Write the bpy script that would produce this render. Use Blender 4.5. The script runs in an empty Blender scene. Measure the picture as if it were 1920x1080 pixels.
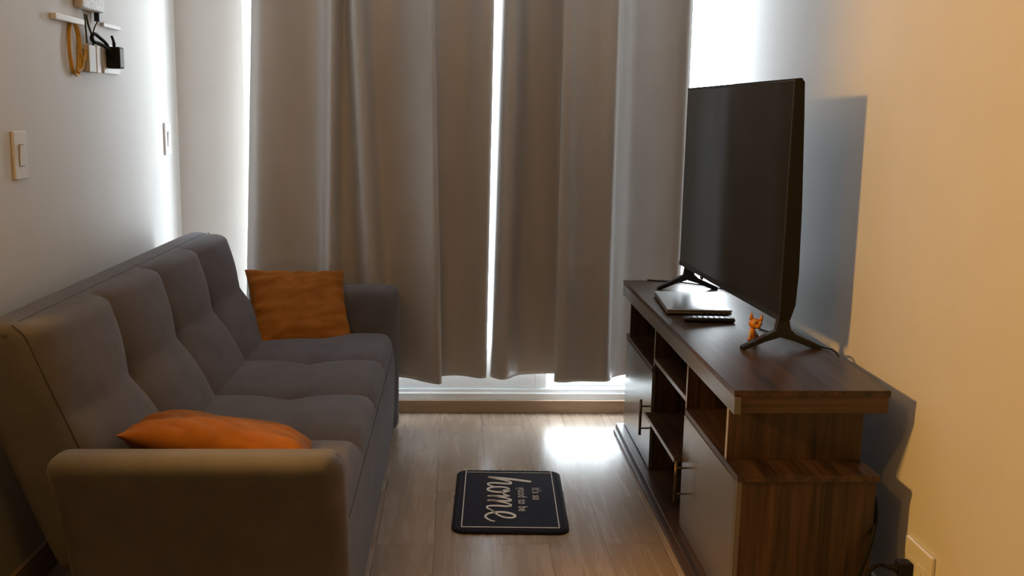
import bpy, bmesh, math, random
from mathutils import Vector, Matrix, noise

random.seed(4)
scene = bpy.context.scene
COL = scene.collection
PI = math.pi


# ------------------------------------------------------------------ materials
def new_mat(name):
    m = bpy.data.materials.new(name)
    m.use_nodes = True
    nt = m.node_tree
    b = nt.nodes['Principled BSDF']
    return m, nt, b


def N(nt, kind, **kw):
    n = nt.nodes.new(kind)
    for k, v in kw.items():
        if k in n.inputs:
            n.inputs[k].default_value = v
        else:
            setattr(n, k, v)
    return n


def ramp(nt, stops):
    r = nt.nodes.new('ShaderNodeValToRGB')
    els = r.color_ramp.elements
    while len(els) < len(stops):
        els.new(0.5)
    for e, (p, c) in zip(els, stops):
        e.position = p
        e.color = (*c, 1)
    return r


def coords(nt, scale=(1, 1, 1)):
    tc = nt.nodes.new('ShaderNodeTexCoord')
    mp = nt.nodes.new('ShaderNodeMapping')
    mp.inputs['Scale'].default_value = scale
    nt.links.new(tc.outputs['Object'], mp.inputs['Vector'])
    return mp.outputs['Vector']


def bump(nt, b, height, strength=0.2, dist=0.002):
    bp = N(nt, 'ShaderNodeBump', Strength=strength, Distance=dist)
    nt.links.new(height, bp.inputs['Height'])
    nt.links.new(bp.outputs['Normal'], b.inputs['Normal'])


def simple(name, col, rough=0.5, metal=0.0, spec=0.5, vary=0.06, nscale=40, bstr=0.0, bdist=0.001):
    """plain surface with a little procedural variation"""
    m, nt, b = new_mat(name)
    v = coords(nt)
    n = N(nt, 'ShaderNodeTexNoise', Scale=nscale, Detail=3.0)
    nt.links.new(v, n.inputs['Vector'])
    r = ramp(nt, [(0.3, tuple(c * (1 - vary) for c in col)), (0.7, tuple(min(1, c * (1 + vary)) for c in col))])
    nt.links.new(n.outputs['Fac'], r.inputs['Fac'])
    nt.links.new(r.outputs['Color'], b.inputs['Base Color'])
    b.inputs['Roughness'].default_value = rough
    b.inputs['Metallic'].default_value = metal
    b.inputs['Specular IOR Level'].default_value = spec
    if bstr:
        bump(nt, b, n.outputs['Fac'], bstr, bdist)
    return m


def wood(name, stops, axis, rough=0.4, fine=1.0, spec=0.5, bstr=0.12):
    """streaky wood, grain along one axis"""
    m, nt, b = new_mat(name)
    s = [16 * fine] * 3
    s[axis] = 1.1
    v = coords(nt, tuple(s))
    n = N(nt, 'ShaderNodeTexNoise', Scale=1.6, Detail=6.0, Roughness=0.62, Distortion=0.5)
    nt.links.new(v, n.inputs['Vector'])
    s2 = [90 * fine] * 3
    s2[axis] = 3.0
    v2 = coords(nt, tuple(s2))
    n2 = N(nt, 'ShaderNodeTexNoise', Scale=1.0, Detail=3.0)
    nt.links.new(v2, n2.inputs['Vector'])
    mx = N(nt, 'ShaderNodeMix')
    mx.inputs[0].default_value = 0.35
    nt.links.new(n.outputs['Fac'], mx.inputs[2])
    nt.links.new(n2.outputs['Fac'], mx.inputs[3])
    r = ramp(nt, stops)
    nt.links.new(mx.outputs[0], r.inputs['Fac'])
    nt.links.new(r.outputs['Color'], b.inputs['Base Color'])
    b.inputs['Roughness'].default_value = rough
    b.inputs['Specular IOR Level'].default_value = spec
    bump(nt, b, mx.outputs[0], bstr, 0.001)
    return m


def cloth(name, col, rough=0.9, weave=900, vary=0.12, sheen=0.0, bstr=0.25, mottled=12, sheen_tint=(1, 1, 1)):
    m, nt, b = new_mat(name)
    v = coords(nt)
    n = N(nt, 'ShaderNodeTexNoise', Scale=mottled, Detail=4.0)
    nt.links.new(v, n.inputs['Vector'])
    r = ramp(nt, [(0.3, tuple(c * (1 - vary) for c in col)), (0.7, tuple(c * (1 + vary) for c in col))])
    nt.links.new(n.outputs['Fac'], r.inputs['Fac'])
    nt.links.new(r.outputs['Color'], b.inputs['Base Color'])
    n2 = N(nt, 'ShaderNodeTexNoise', Scale=weave, Detail=1.0)
    nt.links.new(v, n2.inputs['Vector'])
    bump(nt, b, n2.outputs['Fac'], bstr, 0.001)
    b.inputs['Roughness'].default_value = rough
    b.inputs['Specular IOR Level'].default_value = 0.2
    b.inputs['Sheen Weight'].default_value = sheen
    b.inputs['Sheen Roughness'].default_value = 0.4
    b.inputs['Sheen Tint'].default_value = (*sheen_tint, 1)
    return m


def make_floor_mat():
    m, nt, b = new_mat('laminate_floor')
    tc = nt.nodes.new('ShaderNodeTexCoord')
    mp = nt.nodes.new('ShaderNodeMapping')
    mp.inputs['Rotation'].default_value = (0, 0, PI / 2)
    mp.inputs['Location'].default_value = (0.55, 0.06, 0)
    nt.links.new(tc.outputs['Object'], mp.inputs['Vector'])
    br = N(nt, 'ShaderNodeTexBrick')
    br.offset = 0.37
    br.inputs['Color1'].default_value = (0, 0, 0, 1)
    br.inputs['Color2'].default_value = (1, 1, 1, 1)
    br.inputs['Mortar'].default_value = (0.5, 0.5, 0.5, 1)
    br.inputs['Scale'].default_value = 1.0
    br.inputs['Mortar Size'].default_value = 0.0012
    br.inputs['Brick Width'].default_value = 1.28
    br.inputs['Row Height'].default_value = 0.19
    nt.links.new(mp.outputs['Vector'], br.inputs['Vector'])
    v = coords(nt, (26, 1.6, 1))
    # shift the grain from board to board
    add = N(nt, 'ShaderNodeVectorMath', operation='ADD')
    sc = N(nt, 'ShaderNodeVectorMath', operation='SCALE')
    sc.inputs['Scale'].default_value = 37.0
    nt.links.new(br.outputs['Color'], sc.inputs[0])
    nt.links.new(v, add.inputs[0])
    nt.links.new(sc.outputs[0], add.inputs[1])
    n = N(nt, 'ShaderNodeTexNoise', Scale=1.0, Detail=7.0, Roughness=0.6, Distortion=0.9)
    nt.links.new(add.outputs[0], n.inputs['Vector'])
    r = ramp(nt, [(0.25, (0.345, 0.262, 0.198)), (0.5, (0.405, 0.315, 0.243)), (0.8, (0.465, 0.37, 0.29))])
    nt.links.new(n.outputs['Fac'], r.inputs['Fac'])
    r2 = ramp(nt, [(0.0, (0.84, 0.82, 0.80)), (1.0, (1.06, 1.06, 1.06))])
    nt.links.new(br.outputs['Color'], r2.inputs['Fac'])
    mul = N(nt, 'ShaderNodeMixRGB', blend_type='MULTIPLY')
    mul.inputs[0].default_value = 1.0
    nt.links.new(r.outputs['Color'], mul.inputs[1])
    nt.links.new(r2.outputs['Color'], mul.inputs[2])
    mor = N(nt, 'ShaderNodeMixRGB', blend_type='MIX')
    nt.links.new(br.outputs['Fac'], mor.inputs[0])
    nt.links.new(mul.outputs[0], mor.inputs[1])
    mor.inputs[2].default_value = (0.12, 0.08, 0.055, 1)
    nt.links.new(mor.outputs[0], b.inputs['Base Color'])
    rr = ramp(nt, [(0.2, (0.23,) * 3), (0.8, (0.31,) * 3)])
    nt.links.new(n.outputs['Fac'], rr.inputs['Fac'])
    nt.links.new(rr.outputs['Color'], b.inputs['Roughness'])
    b.inputs['Specular IOR Level'].default_value = 0.5
    bump(nt, b, n.outputs['Fac'], 0.10, 0.0012)
    return m


def make_glass():
    m = bpy.data.materials.new('window_glass')
    m.use_nodes = True
    nt = m.node_tree
    nt.nodes.clear()
    out = nt.nodes.new('ShaderNodeOutputMaterial')
    tr = N(nt, 'ShaderNodeBsdfTransparent')
    tr.inputs['Color'].default_value = (0.95, 0.97, 0.97, 1)
    gl = N(nt, 'ShaderNodeBsdfGlossy', Roughness=0.02)
    fr = N(nt, 'ShaderNodeFresnel', IOR=1.45)
    # a thin pane: the same reflectance on both of its faces
    geo = nt.nodes.new('ShaderNodeNewGeometry')
    ior = N(nt, 'ShaderNodeMapRange')
    ior.inputs['To Min'].default_value = 1.45
    ior.inputs['To Max'].default_value = 1 / 1.45
    nt.links.new(geo.outputs['Backfacing'], ior.inputs['Value'])
    nt.links.new(ior.outputs['Result'], fr.inputs['IOR'])
    mx = nt.nodes.new('ShaderNodeMixShader')
    nt.links.new(fr.outputs[0], mx.inputs[0])
    nt.links.new(tr.outputs[0], mx.inputs[1])
    nt.links.new(gl.outputs[0], mx.inputs[2])
    nt.links.new(mx.outputs[0], out.inputs['Surface'])
    return m


def make_curtain_mat():
    m, nt, b = new_mat('taupe_curtain_fabric')
    v = coords(nt, (700, 700, 700))
    n = N(nt, 'ShaderNodeTexNoise', Scale=1.0, Detail=1.0)
    nt.links.new(v, n.inputs['Vector'])
    v2 = coords(nt, (6.0, 6.0, 1.5))
    n2 = N(nt, 'ShaderNodeTexNoise', Scale=1.0, Detail=3.0)
    nt.links.new(v2, n2.inputs['Vector'])
    r = ramp(nt, [(0.3, (0.44, 0.415, 0.395)), (0.7, (0.50, 0.472, 0.450))])
    nt.links.new(n2.outputs['Fac'], r.inputs['Fac'])
    nt.links.new(r.outputs['Color'], b.inputs['Base Color'])
    bump(nt, b, n.outputs['Fac'], 0.12, 0.0006)
    b.inputs['Roughness'].default_value = 0.4
    b.inputs['Specular IOR Level'].default_value = 0.9
    b.inputs['Sheen Weight'].default_value = 0.1
    b.inputs['Sheen Roughness'].default_value = 0.5
    return m


def make_grille():
    m, nt, b = new_mat('router_vent_pattern')
    v = coords(nt, (1, 1, 1))
    vo = N(nt, 'ShaderNodeTexVoronoi', Scale=130.0)
    nt.links.new(v, vo.inputs['Vector'])
    r = ramp(nt, [(0.25, (0.30, 0.30, 0.30)), (0.45, (0.74, 0.75, 0.75))])
    nt.links.new(vo.outputs['Distance'], r.inputs['Fac'])
    nt.links.new(r.outputs['Color'], b.inputs['Base Color'])
    b.inputs['Roughness'].default_value = 0.4
    return m


M = {}
M['wall'] = simple('white_wall_paint', (0.68, 0.668, 0.65), rough=0.5, spec=0.35, vary=0.015, nscale=6, bstr=0.03, bdist=0.003)
M['ceiling'] = simple('ceiling_paint', (0.8, 0.79, 0.77), rough=0.8, vary=0.01, nscale=5)
M['kitchen'] = simple('darkened_unseen_walls', (0.33, 0.32, 0.31), rough=0.7, vary=0.02)  # darker tone given to unseen walls to cut warm bounce light
M['floor'] = make_floor_mat()
M['oak'] = wood('oak_baseboard', [(0.3, (0.27, 0.175, 0.105)), (0.7, (0.42, 0.30, 0.20))], 0, rough=0.4)
M['oak_y'] = wood('oak_baseboard_side', [(0.3, (0.27, 0.175, 0.105)), (0.7, (0.42, 0.30, 0.20))], 1, rough=0.4)
M['pvc'] = simple('white_window_frame', (0.80, 0.82, 0.83), rough=0.3, vary=0.02)
M['glass'] = make_glass()
M['curtain'] = make_curtain_mat()
M['sofa'] = cloth('grey_sofa_fabric', (0.142, 0.137, 0.158), rough=0.85, vary=0.10, sheen=0.12, weave=700, bstr=0.3)
M['piping'] = cloth('sofa_seam_thread', (0.06, 0.053, 0.053), rough=0.9)
M['orange'] = cloth('burnt_orange_velvet', (0.34, 0.115, 0.012), rough=0.75, vary=0.16, sheen=0.12, mottled=16, sheen_tint=(1.0, 0.6, 0.3))
dk = [(0.37, (0.016, 0.009, 0.007)), (0.5, (0.058, 0.031, 0.020)), (0.68, (0.112, 0.062, 0.040))]
M['wood_x'] = wood('dark_wood_grain_across', dk, 0, rough=0.40)
M['wood_y'] = wood('dark_wood_grain_along', dk, 1, rough=0.36)
M['wood_z'] = wood('dark_wood_grain_upright', dk, 2, rough=0.42)
M['wood_door'] = wood('door_wood_painted_sheen', [(0.28, (0.085, 0.080, 0.080)), (0.7, (0.130, 0.123, 0.122))], 2, rough=0.26, fine=1.5, bstr=0.05, spec=1.0)  # grey base puts the edge-on sheen of doors and apron into the colour
_b = M['wood_door'].node_tree.nodes['Principled BSDF']
_b.inputs['Coat Weight'].default_value = 0.6
_b.inputs['Coat Roughness'].default_value = 0.25
M['edge'] = simple('board_edge_painted_gloss', (0.30, 0.265, 0.235), rough=0.3)  # pale colour stands for the grazing gloss on the board edges
M['brown_metal'] = simple('bronze_handle_metal', (0.13, 0.095, 0.07), rough=0.32, metal=0.9, vary=0.05)
M['black'] = simple('black_plastic', (0.012, 0.012, 0.013), rough=0.35, vary=0.1)
M['blackmat'] = simple('matte_black_plastic', (0.012, 0.011, 0.011), rough=0.6, vary=0.1, spec=0.2)
M['cord'] = simple('black_rubber_cord', (0.006, 0.006, 0.006), rough=0.65, vary=0.1, spec=0.2)
M['screen'] = simple('dark_glossy_screen', (0.006, 0.007, 0.009), rough=0.09, vary=0.02, spec=0.55)
M['bezel_light'] = simple('screen_edge_trim', (0.10, 0.10, 0.10), rough=0.3, metal=0.6)
M['silver'] = simple('silver_laptop_shell', (0.42, 0.42, 0.42), rough=0.36, metal=0.75, vary=0.03)
M['laptop_base'] = simple('laptop_base_shell', (0.24, 0.22, 0.19), rough=0.4, metal=0.5, vary=0.03)
M['mat'] = cloth('navy_plush_mat', (0.014, 0.013, 0.024), rough=0.85, vary=0.25, sheen=0.04, mottled=60, weave=500, bstr=0.5, sheen_tint=(0.6, 0.6, 0.75))
M['mat_edge'] = cloth('black_mat_binding', (0.012, 0.012, 0.014), rough=0.85, sheen=0.05)
M['print'] = simple('cream_mat_print', (0.85, 0.79, 0.73), rough=0.85, vary=0.1, nscale=200)
M['print2'] = simple('grey_mat_print', (0.48, 0.44, 0.42), rough=0.85, vary=0.15, nscale=200)
M['plate'] = simple('white_plastic_plate', (0.74, 0.73, 0.71), rough=0.35, vary=0.02)
M['plate_gap'] = simple('switch_gap_grey', (0.16, 0.155, 0.15), rough=0.5)
M['grille'] = make_grille()
M['side_shade_plastic'] = simple('shaded_side_plastic', (0.55, 0.48, 0.42), rough=0.45, vary=0.03)  # beige puts side shade into the colour of the pale casings
M['grey_plastic'] = simple('pale_grey_plastic', (0.58, 0.59, 0.55), rough=0.4, vary=0.03)
M['yellow'] = simple('amber_fibre_cable', (0.58, 0.33, 0.04), rough=0.45, vary=0.06)
M['green'] = simple('dark_green_cable', (0.035, 0.055, 0.03), rough=0.5)
M['fig'] = simple('orange_toy_plastic', (0.72, 0.27, 0.03), rough=0.3, vary=0.08)
M['fig_pale'] = simple('cream_toy_plastic', (0.75, 0.55, 0.30), rough=0.35)
M['fig_red'] = simple('dark_red_toy_plastic', (0.28, 0.03, 0.03), rough=0.4)
M['fig_dark'] = simple('dark_purple_toy_plastic', (0.05, 0.025, 0.06), rough=0.4)


# ------------------------------------------------------------------ mesh helpers
def link(name, bm, mat, parent=None, smooth=False, loc=None, mods=()):
    me = bpy.data.meshes.new(name)
    bmesh.ops.recalc_face_normals(bm, faces=bm.faces)
    bm.to_mesh(me)
    bm.free()
    mats = mat if isinstance(mat, (list, tuple)) else [mat]
    for mm in mats:
        me.materials.append(mm)
    if smooth:
        for p in me.polygons:
            p.use_smooth = True
    o = bpy.data.objects.new(name, me)
    COL.objects.link(o)
    if parent:
        o.parent = parent
    if loc:
        o.location = loc
    return o


def struct(name, bm, mat, parent=None, smooth=False):
    o = link(name, bm, mat, parent, smooth)
    if parent is None:
        o['kind'] = 'structure'
    return o


def thing(name, label, cat, loc=(0, 0, 0), rotz=0.0, group=None):
    o = bpy.data.objects.new(name, None)
    o.empty_display_size = 0.05
    COL.objects.link(o)
    o.location = loc
    o.rotation_euler = (0, 0, rotz)
    return tag(o, label, cat, group)


def tag(o, label, cat, group=None):
    o['label'] = label
    o['category'] = cat
    if group:
        o['group'] = group
    return o


def box(bm, x0, x1, y0, y1, z0, z1, bev=0.0, seg=2, mi=0):
    vs = [bm.verts.new((x, y, z)) for x in (x0, x1) for y in (y0, y1) for z in (z0, z1)]
    idx = [(0, 1, 3, 2), (4, 6, 7, 5), (0, 4, 5, 1), (2, 3, 7, 6), (0, 2, 6, 4), (1, 5, 7, 3)]
    fs = [bm.faces.new([vs[i] for i in f]) for f in idx]
    for f in fs:
        f.material_index = mi
    bmesh.ops.recalc_face_normals(bm, faces=fs)
    if bev:
        es = list({e for f in fs for e in f.edges})
        r = bmesh.ops.bevel(bm, geom=es, offset=bev, segments=seg, profile=0.5, affect='EDGES')
        for f in r['faces']:
            f.material_index = mi
    return vs


def bx(*a, **k):
    bm = bmesh.new()
    box(bm, *a, **k)
    return bm


def rbox(hx, hy, hz, r, n=14, centre=(0, 0, 0), warp=None):
    """rounded box, mapped from a gridded cube; warp moves every vertex afterwards"""
    def axis(h):
        rr = min(r, h * 0.999)
        a = [-h + rr * (1 - math.cos(PI / 2 * i / 6)) * 1.0 for i in range(7)]
        mid = [(-h + rr) + (2 * (h - rr)) * i / n for i in range(1, n)]
        b = [-q for q in reversed(a)]
        return a + mid + b
    ax = [axis(h) for h in (hx, hy, hz)]
    H = (hx, hy, hz)
    bm = bmesh.new()
    cache = {}

    def vert(p):
        k = tuple(round(q, 6) for q in p)
        if k in cache:
            return cache[k]
        c = [max(-(H[i] - min(r, H[i] * .999)), min(H[i] - min(r, H[i] * .999), p[i])) for i in range(3)]
        d = Vector([p[i] - c[i] for i in range(3)])
        q = Vector(c)
        if d.length > 1e-9:
            q = q + d.normalized() * min(r, max(abs(t) for t in d) if False else r)
        q = q + Vector(centre)
        if warp:
            q = Vector(warp(q))
        cache[k] = bm.verts.new(q)
        return cache[k]
    for a in range(3):
        b, c = (a + 1) % 3, (a + 2) % 3
        for s in (-1, 1):
            for i in range(len(ax[b]) - 1):
                for j in range(len(ax[c]) - 1):
                    quad = []
                    for (di, dj) in ((0, 0), (1, 0), (1, 1), (0, 1)):
                        p = [0, 0, 0]
                        p[a] = s * H[a]
                        p[b] = ax[b][i + di]
                        p[c] = ax[c][j + dj]
                        quad.append(vert(p))
                    if len(set(quad)) == 4:
                        try:
                            bm.faces.new(quad)
                        except ValueError:
                            pass
    return bm


def catmull(pts, n=8):
    P = [Vector(p) for p in pts]
    out = []
    for i in range(len(P) - 1):
        p0 = P[max(i - 1, 0)]
        p1, p2 = P[i], P[i + 1]
        p3 = P[min(i + 2, len(P) - 1)]
        for k in range(n):
            t = k / n
            out.append(0.5 * ((2 * p1) + (p2 - p0) * t + (2 * p0 - 5 * p1 + 4 * p2 - p3) * t * t + (3 * p1 - p0 - 3 * p2 + p3) * t ** 3))
    out.append(P[-1].copy())
    return out


def tube(bm, pts, r, sides=10, cap=True):
    pts = [Vector(p) for p in pts]
    rad = r if isinstance(r, (list, tuple)) else [r] * len(pts)
    rings = []
    up = Vector((0.13, 0.21, 0.97))
    prev = None
    for i, p in enumerate(pts):
        t = (pts[min(i + 1, len(pts) - 1)] - pts[max(i - 1, 0)])
        if t.length < 1e-9:
            t = Vector((0, 0, 1))
        t.normalize()
        if prev is None:
            a = t.cross(up)
            if a.length < 1e-3:
                a = t.cross(Vector((1, 0, 0)))
        else:
            a = prev - t * prev.dot(t)
        a.normalize()
        prev = a
        b = t.cross(a)
        rings.append([bm.verts.new(p + (a * math.cos(2 * PI * k / sides) + b * math.sin(2 * PI * k / sides)) * rad[i]) for k in range(sides)])
    for i in range(len(rings) - 1):
        for k in range(sides):
            bm.faces.new((rings[i][k], rings[i][(k + 1) % sides], rings[i + 1][(k + 1) % sides], rings[i + 1][k]))
    if cap:
        bm.faces.new(rings[0])
        bm.faces.new(list(reversed(rings[-1])))


def tb(pts, r, sides=10):
    bm = bmesh.new()
    tube(bm, pts, r, sides)
    return bm


def prism(bm, outline, axis, a, b, bev=0.0):
    """outline: 2-D points in the two other axes (in x,y,z order), extruded from a to b along axis"""
    def mk(p, t):
        q = list(p)
        q.insert(axis, t)
        return bm.verts.new(q)
    A = [mk(p, a) for p in outline]
    B = [mk(p, b) for p in outline]
    n = len(A)
    fs = [bm.faces.new(A), bm.faces.new(list(reversed(B)))]
    for i in range(n):
        fs.append(bm.faces.new((A[i], A[(i + 1) % n], B[(i + 1) % n], B[i])))
    bmesh.ops.recalc_face_normals(bm, faces=fs)
    if bev:
        es = list({e for f in fs[:2] for e in f.edges})
        bmesh.ops.bevel(bm, geom=es, offset=bev, segments=2, profile=0.5, affect='EDGES')


def ball(bm, c, rx, ry=None, rz=None, seg=16, rot=None):
    ry = ry or rx
    rz = rz or rx
    mat = Matrix.Translation(c)
    if rot:
        mat = mat @ rot.to_matrix().to_4x4()
    mat = mat @ Matrix.Diagonal((rx, ry, rz, 1))
    bmesh.ops.create_uvsphere(bm, u_segments=seg, v_segments=max(8, seg // 2), radius=1.0, matrix=mat)


# ------------------------------------------------------------------ the room
LW, RW, BW = -1.24, 1.27, 4.60       # left, right and back wall planes
CEIL = 2.62
struct('floor', bx(-4.3, RW + 0.12, -2.2, BW + 0.2, -0.08, 0), M['floor'])
struct('ceiling', bx(-4.3, RW + 0.12, -2.2, BW + 0.2, CEIL, CEIL + 0.08), M['ceiling'])
struct('wall_right', bx(RW, RW + 0.12, -2.2, BW, 0, CEIL), M['wall'])
struct('wall_left', bx(-4.3, LW, 2.40, BW + 0.2, 0, CEIL), M['wall'])
struct('wall_front', bx(-4.3, RW, -2.2, -2.1, 0, CEIL), M['kitchen'])
struct('wall_far_left', bx(-4.3, -4.2, -2.1, 2.40, 0, CEIL), M['kitchen'])
# back wall: the short pier beside the window and the head over it
WX0, WX1, WTOP = -0.945, RW + 0.07, 2.50
bm = bmesh.new()
box(bm, LW, WX0, BW, BW + 0.2, 0, CEIL)
box(bm, WX0, WX1, BW, BW + 0.2, WTOP, CEIL)
box(bm, WX1, RW + 0.12, BW, BW + 0.2, 0, CEIL)
box(bm, WX0, WX1, BW, BW + 0.2, 0, 0.06)
struct('wall_back', bm, M['wall'])
struct('baseboard_back', bx(LW + 0.014, RW - 0.012, BW - 0.022, BW, 0, 0.063, bev=0.002), M['oak'])
struct('baseboard_left', bx(LW, LW + 0.014, 2.40, BW, 0, 0.10, bev=0.002), M['oak_y'])
struct('baseboard_right', bx(RW - 0.012, RW, -2.1, BW, 0, 0.063, bev=0.002), M['oak_y'])

# ------------------------------------------------------------------ the sliding window
win = bpy.data.objects.new('window_1', None)
COL.objects.link(win)
win['kind'] = 'structure'
bm = bmesh.new()
box(bm, WX0, WX1, BW + 0.01, BW + 0.17, 0.06, 0.090, bev=0.003)            # sill track
box(bm, WX0 + 0.0105, WX1 - 0.0085, BW + 0.026, BW + 0.034, 0.0895, 0.107, bev=0.002)         # guide ribs
box(bm, WX0 + 0.0105, WX1 - 0.0085, BW + 0.075, BW + 0.083, 0.0895, 0.107, bev=0.002)
box(bm, WX0 + 0.0105, WX1 - 0.0085, BW + 0.124, BW + 0.132, 0.0895, 0.107, bev=0.002)
box(bm, WX0, WX0 + 0.010, BW + 0.011, BW + 0.169, 0.0905, WTOP, bev=0.002)
box(bm, WX1 - 0.008, WX1, BW + 0.011, BW + 0.169, 0.0905, WTOP, bev=0.002)
box(bm, WX0 + 0.0105, WX1 - 0.0085, BW + 0.01, BW + 0.17, WTOP - 0.05, WTOP, bev=0.003)
link('window_frame', bm, M['pvc'], win)


def sash(x0, x1, y, rail, stile0, stile1):
    bm = bmesh.new()
    box(bm, x0 + stile0 + 0.0003, x1 - stile1 - 0.0003, y, y + 0.035, 0.1073, rail, bev=0.003)
    box(bm, x0 + stile0 + 0.0003, x1 - stile1 - 0.0003, y, y + 0.035, WTOP - 0.11, WTOP - 0.051, bev=0.003)
    box(bm, x0, x0 + stile0, y, y + 0.035, 0.1073, WTOP - 0.051, bev=0.002)
    box(bm, x1 - stile1, x1, y, y + 0.035, 0.1073, WTOP - 0.051, bev=0.002)
    s = link('sash', bm, M['pvc'], win)
    link('pane', bx(x0 + stile0 - 0.004, x1 - stile1 + 0.004, y + 0.014, y + 0.020, rail - 0.004, WTOP - 0.106), M['glass'], s)
    return s


sash(WX0 + 0.0105, 0.445, BW + 0.040, 0.30, 0.008, 0.055)  # bottom rail raised behind the curtain to block bright reflections on the floor
sash(0.40, WX1 - 0.0085, BW + 0.088, 0.131, 0.050, 0.006)


# ------------------------------------------------------------------ curtains
def xb(u, y):
    return (u - 850.7) * 0.0005466 * y


def xt(u, y):
    return (u - 851.9) * 0.000515 * y


def curtain(label, rows, ztop, hem, seed, name='curtain'):
    """rows: (x at hem, y at hem, x at top, y at top) along the cloth"""
    cb = catmull([(r[0], r[1], 0) for r in rows], 9)
    ct = catmull([(r[2], r[3], 0) for r in rows], 9)
    nz = 110
    bm = bmesh.new()
    grid = []
    for j in range(nz + 1):
        t = j / nz
        row = []
        for i, (b, c) in enumerate(zip(cb, ct)):
            z = hem + (ztop - hem) * t
            tt = (z - 0.19) / (1.87 - 0.19)
            p = b.lerp(c, tt) if tt < 1 else c
            s = i / (len(cb) - 1)
            w = noise.noise(Vector((s * 9 + seed, z * 0.7, 0.3))) * 0.010
            w += noise.noise(Vector((s * 26 + seed, z * 1.0, 4.3))) * 0.003
            cr = noise.noise(Vector((s * 14 + z * 9, z * 16 - s * 8, seed)))
            w += max(0, cr - 0.3) * 0.004
            # the horizontal storage crease
            w += 0.004 * math.exp(-((z - 0.74 - 0.01 * math.sin(s * 20)) / 0.012) ** 2) * (1 if s < 0.62 else 0.3)
            wx = noise.noise(Vector((s * 5 + seed, z * 0.6, 7.7))) * 0.006
            wx *= min(1, s * 12, (1 - s) * 12) 
            dz = noise.noise(Vector((s * 12, seed, 1.1))) * 0.003 * (1 - t)
            row.append(bm.verts.new((p.x + wx, p.y - w, z + dz)))
        grid.append(row)
    for j in range(nz):
        for i in range(len(cb) - 1):
            bm.faces.new((grid[j][i], grid[j][i + 1], grid[j + 1][i + 1], grid[j + 1][i]))
    o = link(name, bm, M['curtain'], smooth=True)
    md = o.modifiers.new('thickness', 'SOLIDIFY')
    md.thickness = 0.0022
    tag(o, label, 'curtain', 'taupe curtain panels over the window')
    return o


def R(ub, yb, ut, yt):
    return (xb(ub, yb), yb, xt(ut, yt), yt)


left_rows = [R(464, 4.495, 471, 4.495), R(480, 4.465, 487, 4.465), R(515, 4.470, 520, 4.475), R(570, 4.50, 570, 4.515),
             R(600, 4.505, 602, 4.51), R(612, 4.462, 613, 4.462), R(624, 4.452, 623, 4.452), R(640, 4.515, 638, 4.515), R(676, 4.535, 648, 4.505),
             R(698, 4.470, 656, 4.450), R(716, 4.462, 672, 4.448), R(733, 4.545, 692, 4.535), R(766, 4.520, 745, 4.53),
             R(795, 4.465, 788, 4.48), R(818, 4.425, 803, 4.435), R(827, 4.428, 808, 4.44), R(828, 4.47, 808, 4.48),
             R(822, 4.545, 806, 4.55), R(842, 4.575, 825, 4.575), R(872, 4.57, 868, 4.57), R(900, 4.535, 908, 4.53), R(912, 4.540, 922, 4.54)]
curtain('taupe curtain panel hanging behind the sofa armrest and cushion', left_rows, 2.28, 0.186, 3.1)  # unseen curtain tops cut low, shaping a gap above for fill daylight
right_rows = [R(919, 4.555, 935, 4.555), R(922, 4.515, 938, 4.515), R(936, 4.475, 950, 4.47), R(952, 4.478, 966, 4.474), R(972, 4.555, 984, 4.555),
              R(1008, 4.580, 1012, 4.57), R(1038, 4.580, 1046, 4.575), R(1046, 4.550, 1060, 4.55), R(1042, 4.48, 1056, 4.50),
              R(1043, 4.435, 1056, 4.45), R(1060, 4.422, 1068, 4.44), R(1082, 4.44, 1086, 4.455), R(1112, 4.445, 1118, 4.46), R(1136, 4.435, 1148, 4.44),
              R(1147, 4.455, 1160, 4.455), R(1152, 4.515, 1168, 4.51), R(1172, 4.565, 1188, 4.555), R(1215, 4.58, 1232, 4.575),
              R(1252, 4.575, 1276, 4.57), R(1268, 4.56, 1292, 4.55), R(1274, 4.57, 1300, 4.56)]
curtain('taupe curtain panel hanging beside and behind the television', right_rows, 2.28, 0.196, 9.7)

# ------------------------------------------------------------------ sofa
sofa = thing('sofa', 'grey fabric sofa bed with tufted seat and backrest along the white wall', 'sofa', (-0.70, 3.32, 0))
SX, SY = sofa.location.x, sofa.location.y
Y0, Y1 = 2.375, 4.285
CELL = (Y1 - Y0) / 4


def to_sofa(bm):
    bmesh.ops.translate(bm, verts=bm.verts, vec=(-SX, -SY, 0))
    return bm


def puff(y, t, tuft=0.5):
    """0 in the tufts and seams, 1 in the middle of a pad; t runs across the pad rows"""
    u = (y - Y0) / CELL
    uc = u - math.floor(u)
    if y <= Y0 or y >= Y1:
        uc = 0.0 if y <= Y0 else 1.0
    a = abs(2 * uc - 1)
    d = abs(t - tuft)
    seam = (1 - a ** 3.2) ** 0.62 if a < 1 else 0.0
    across = math.exp(-(d / 0.15) ** 1.3) * (0.22 + 0.75 * a ** 2)
    dim = math.exp(-((1 - a) / 0.16) ** 2 - (d / 0.10) ** 2)
    k = int(round(u))
    if k in (0, 4):
        dim = 0
    return seam * (1 - across) - 0.75 * dim


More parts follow.
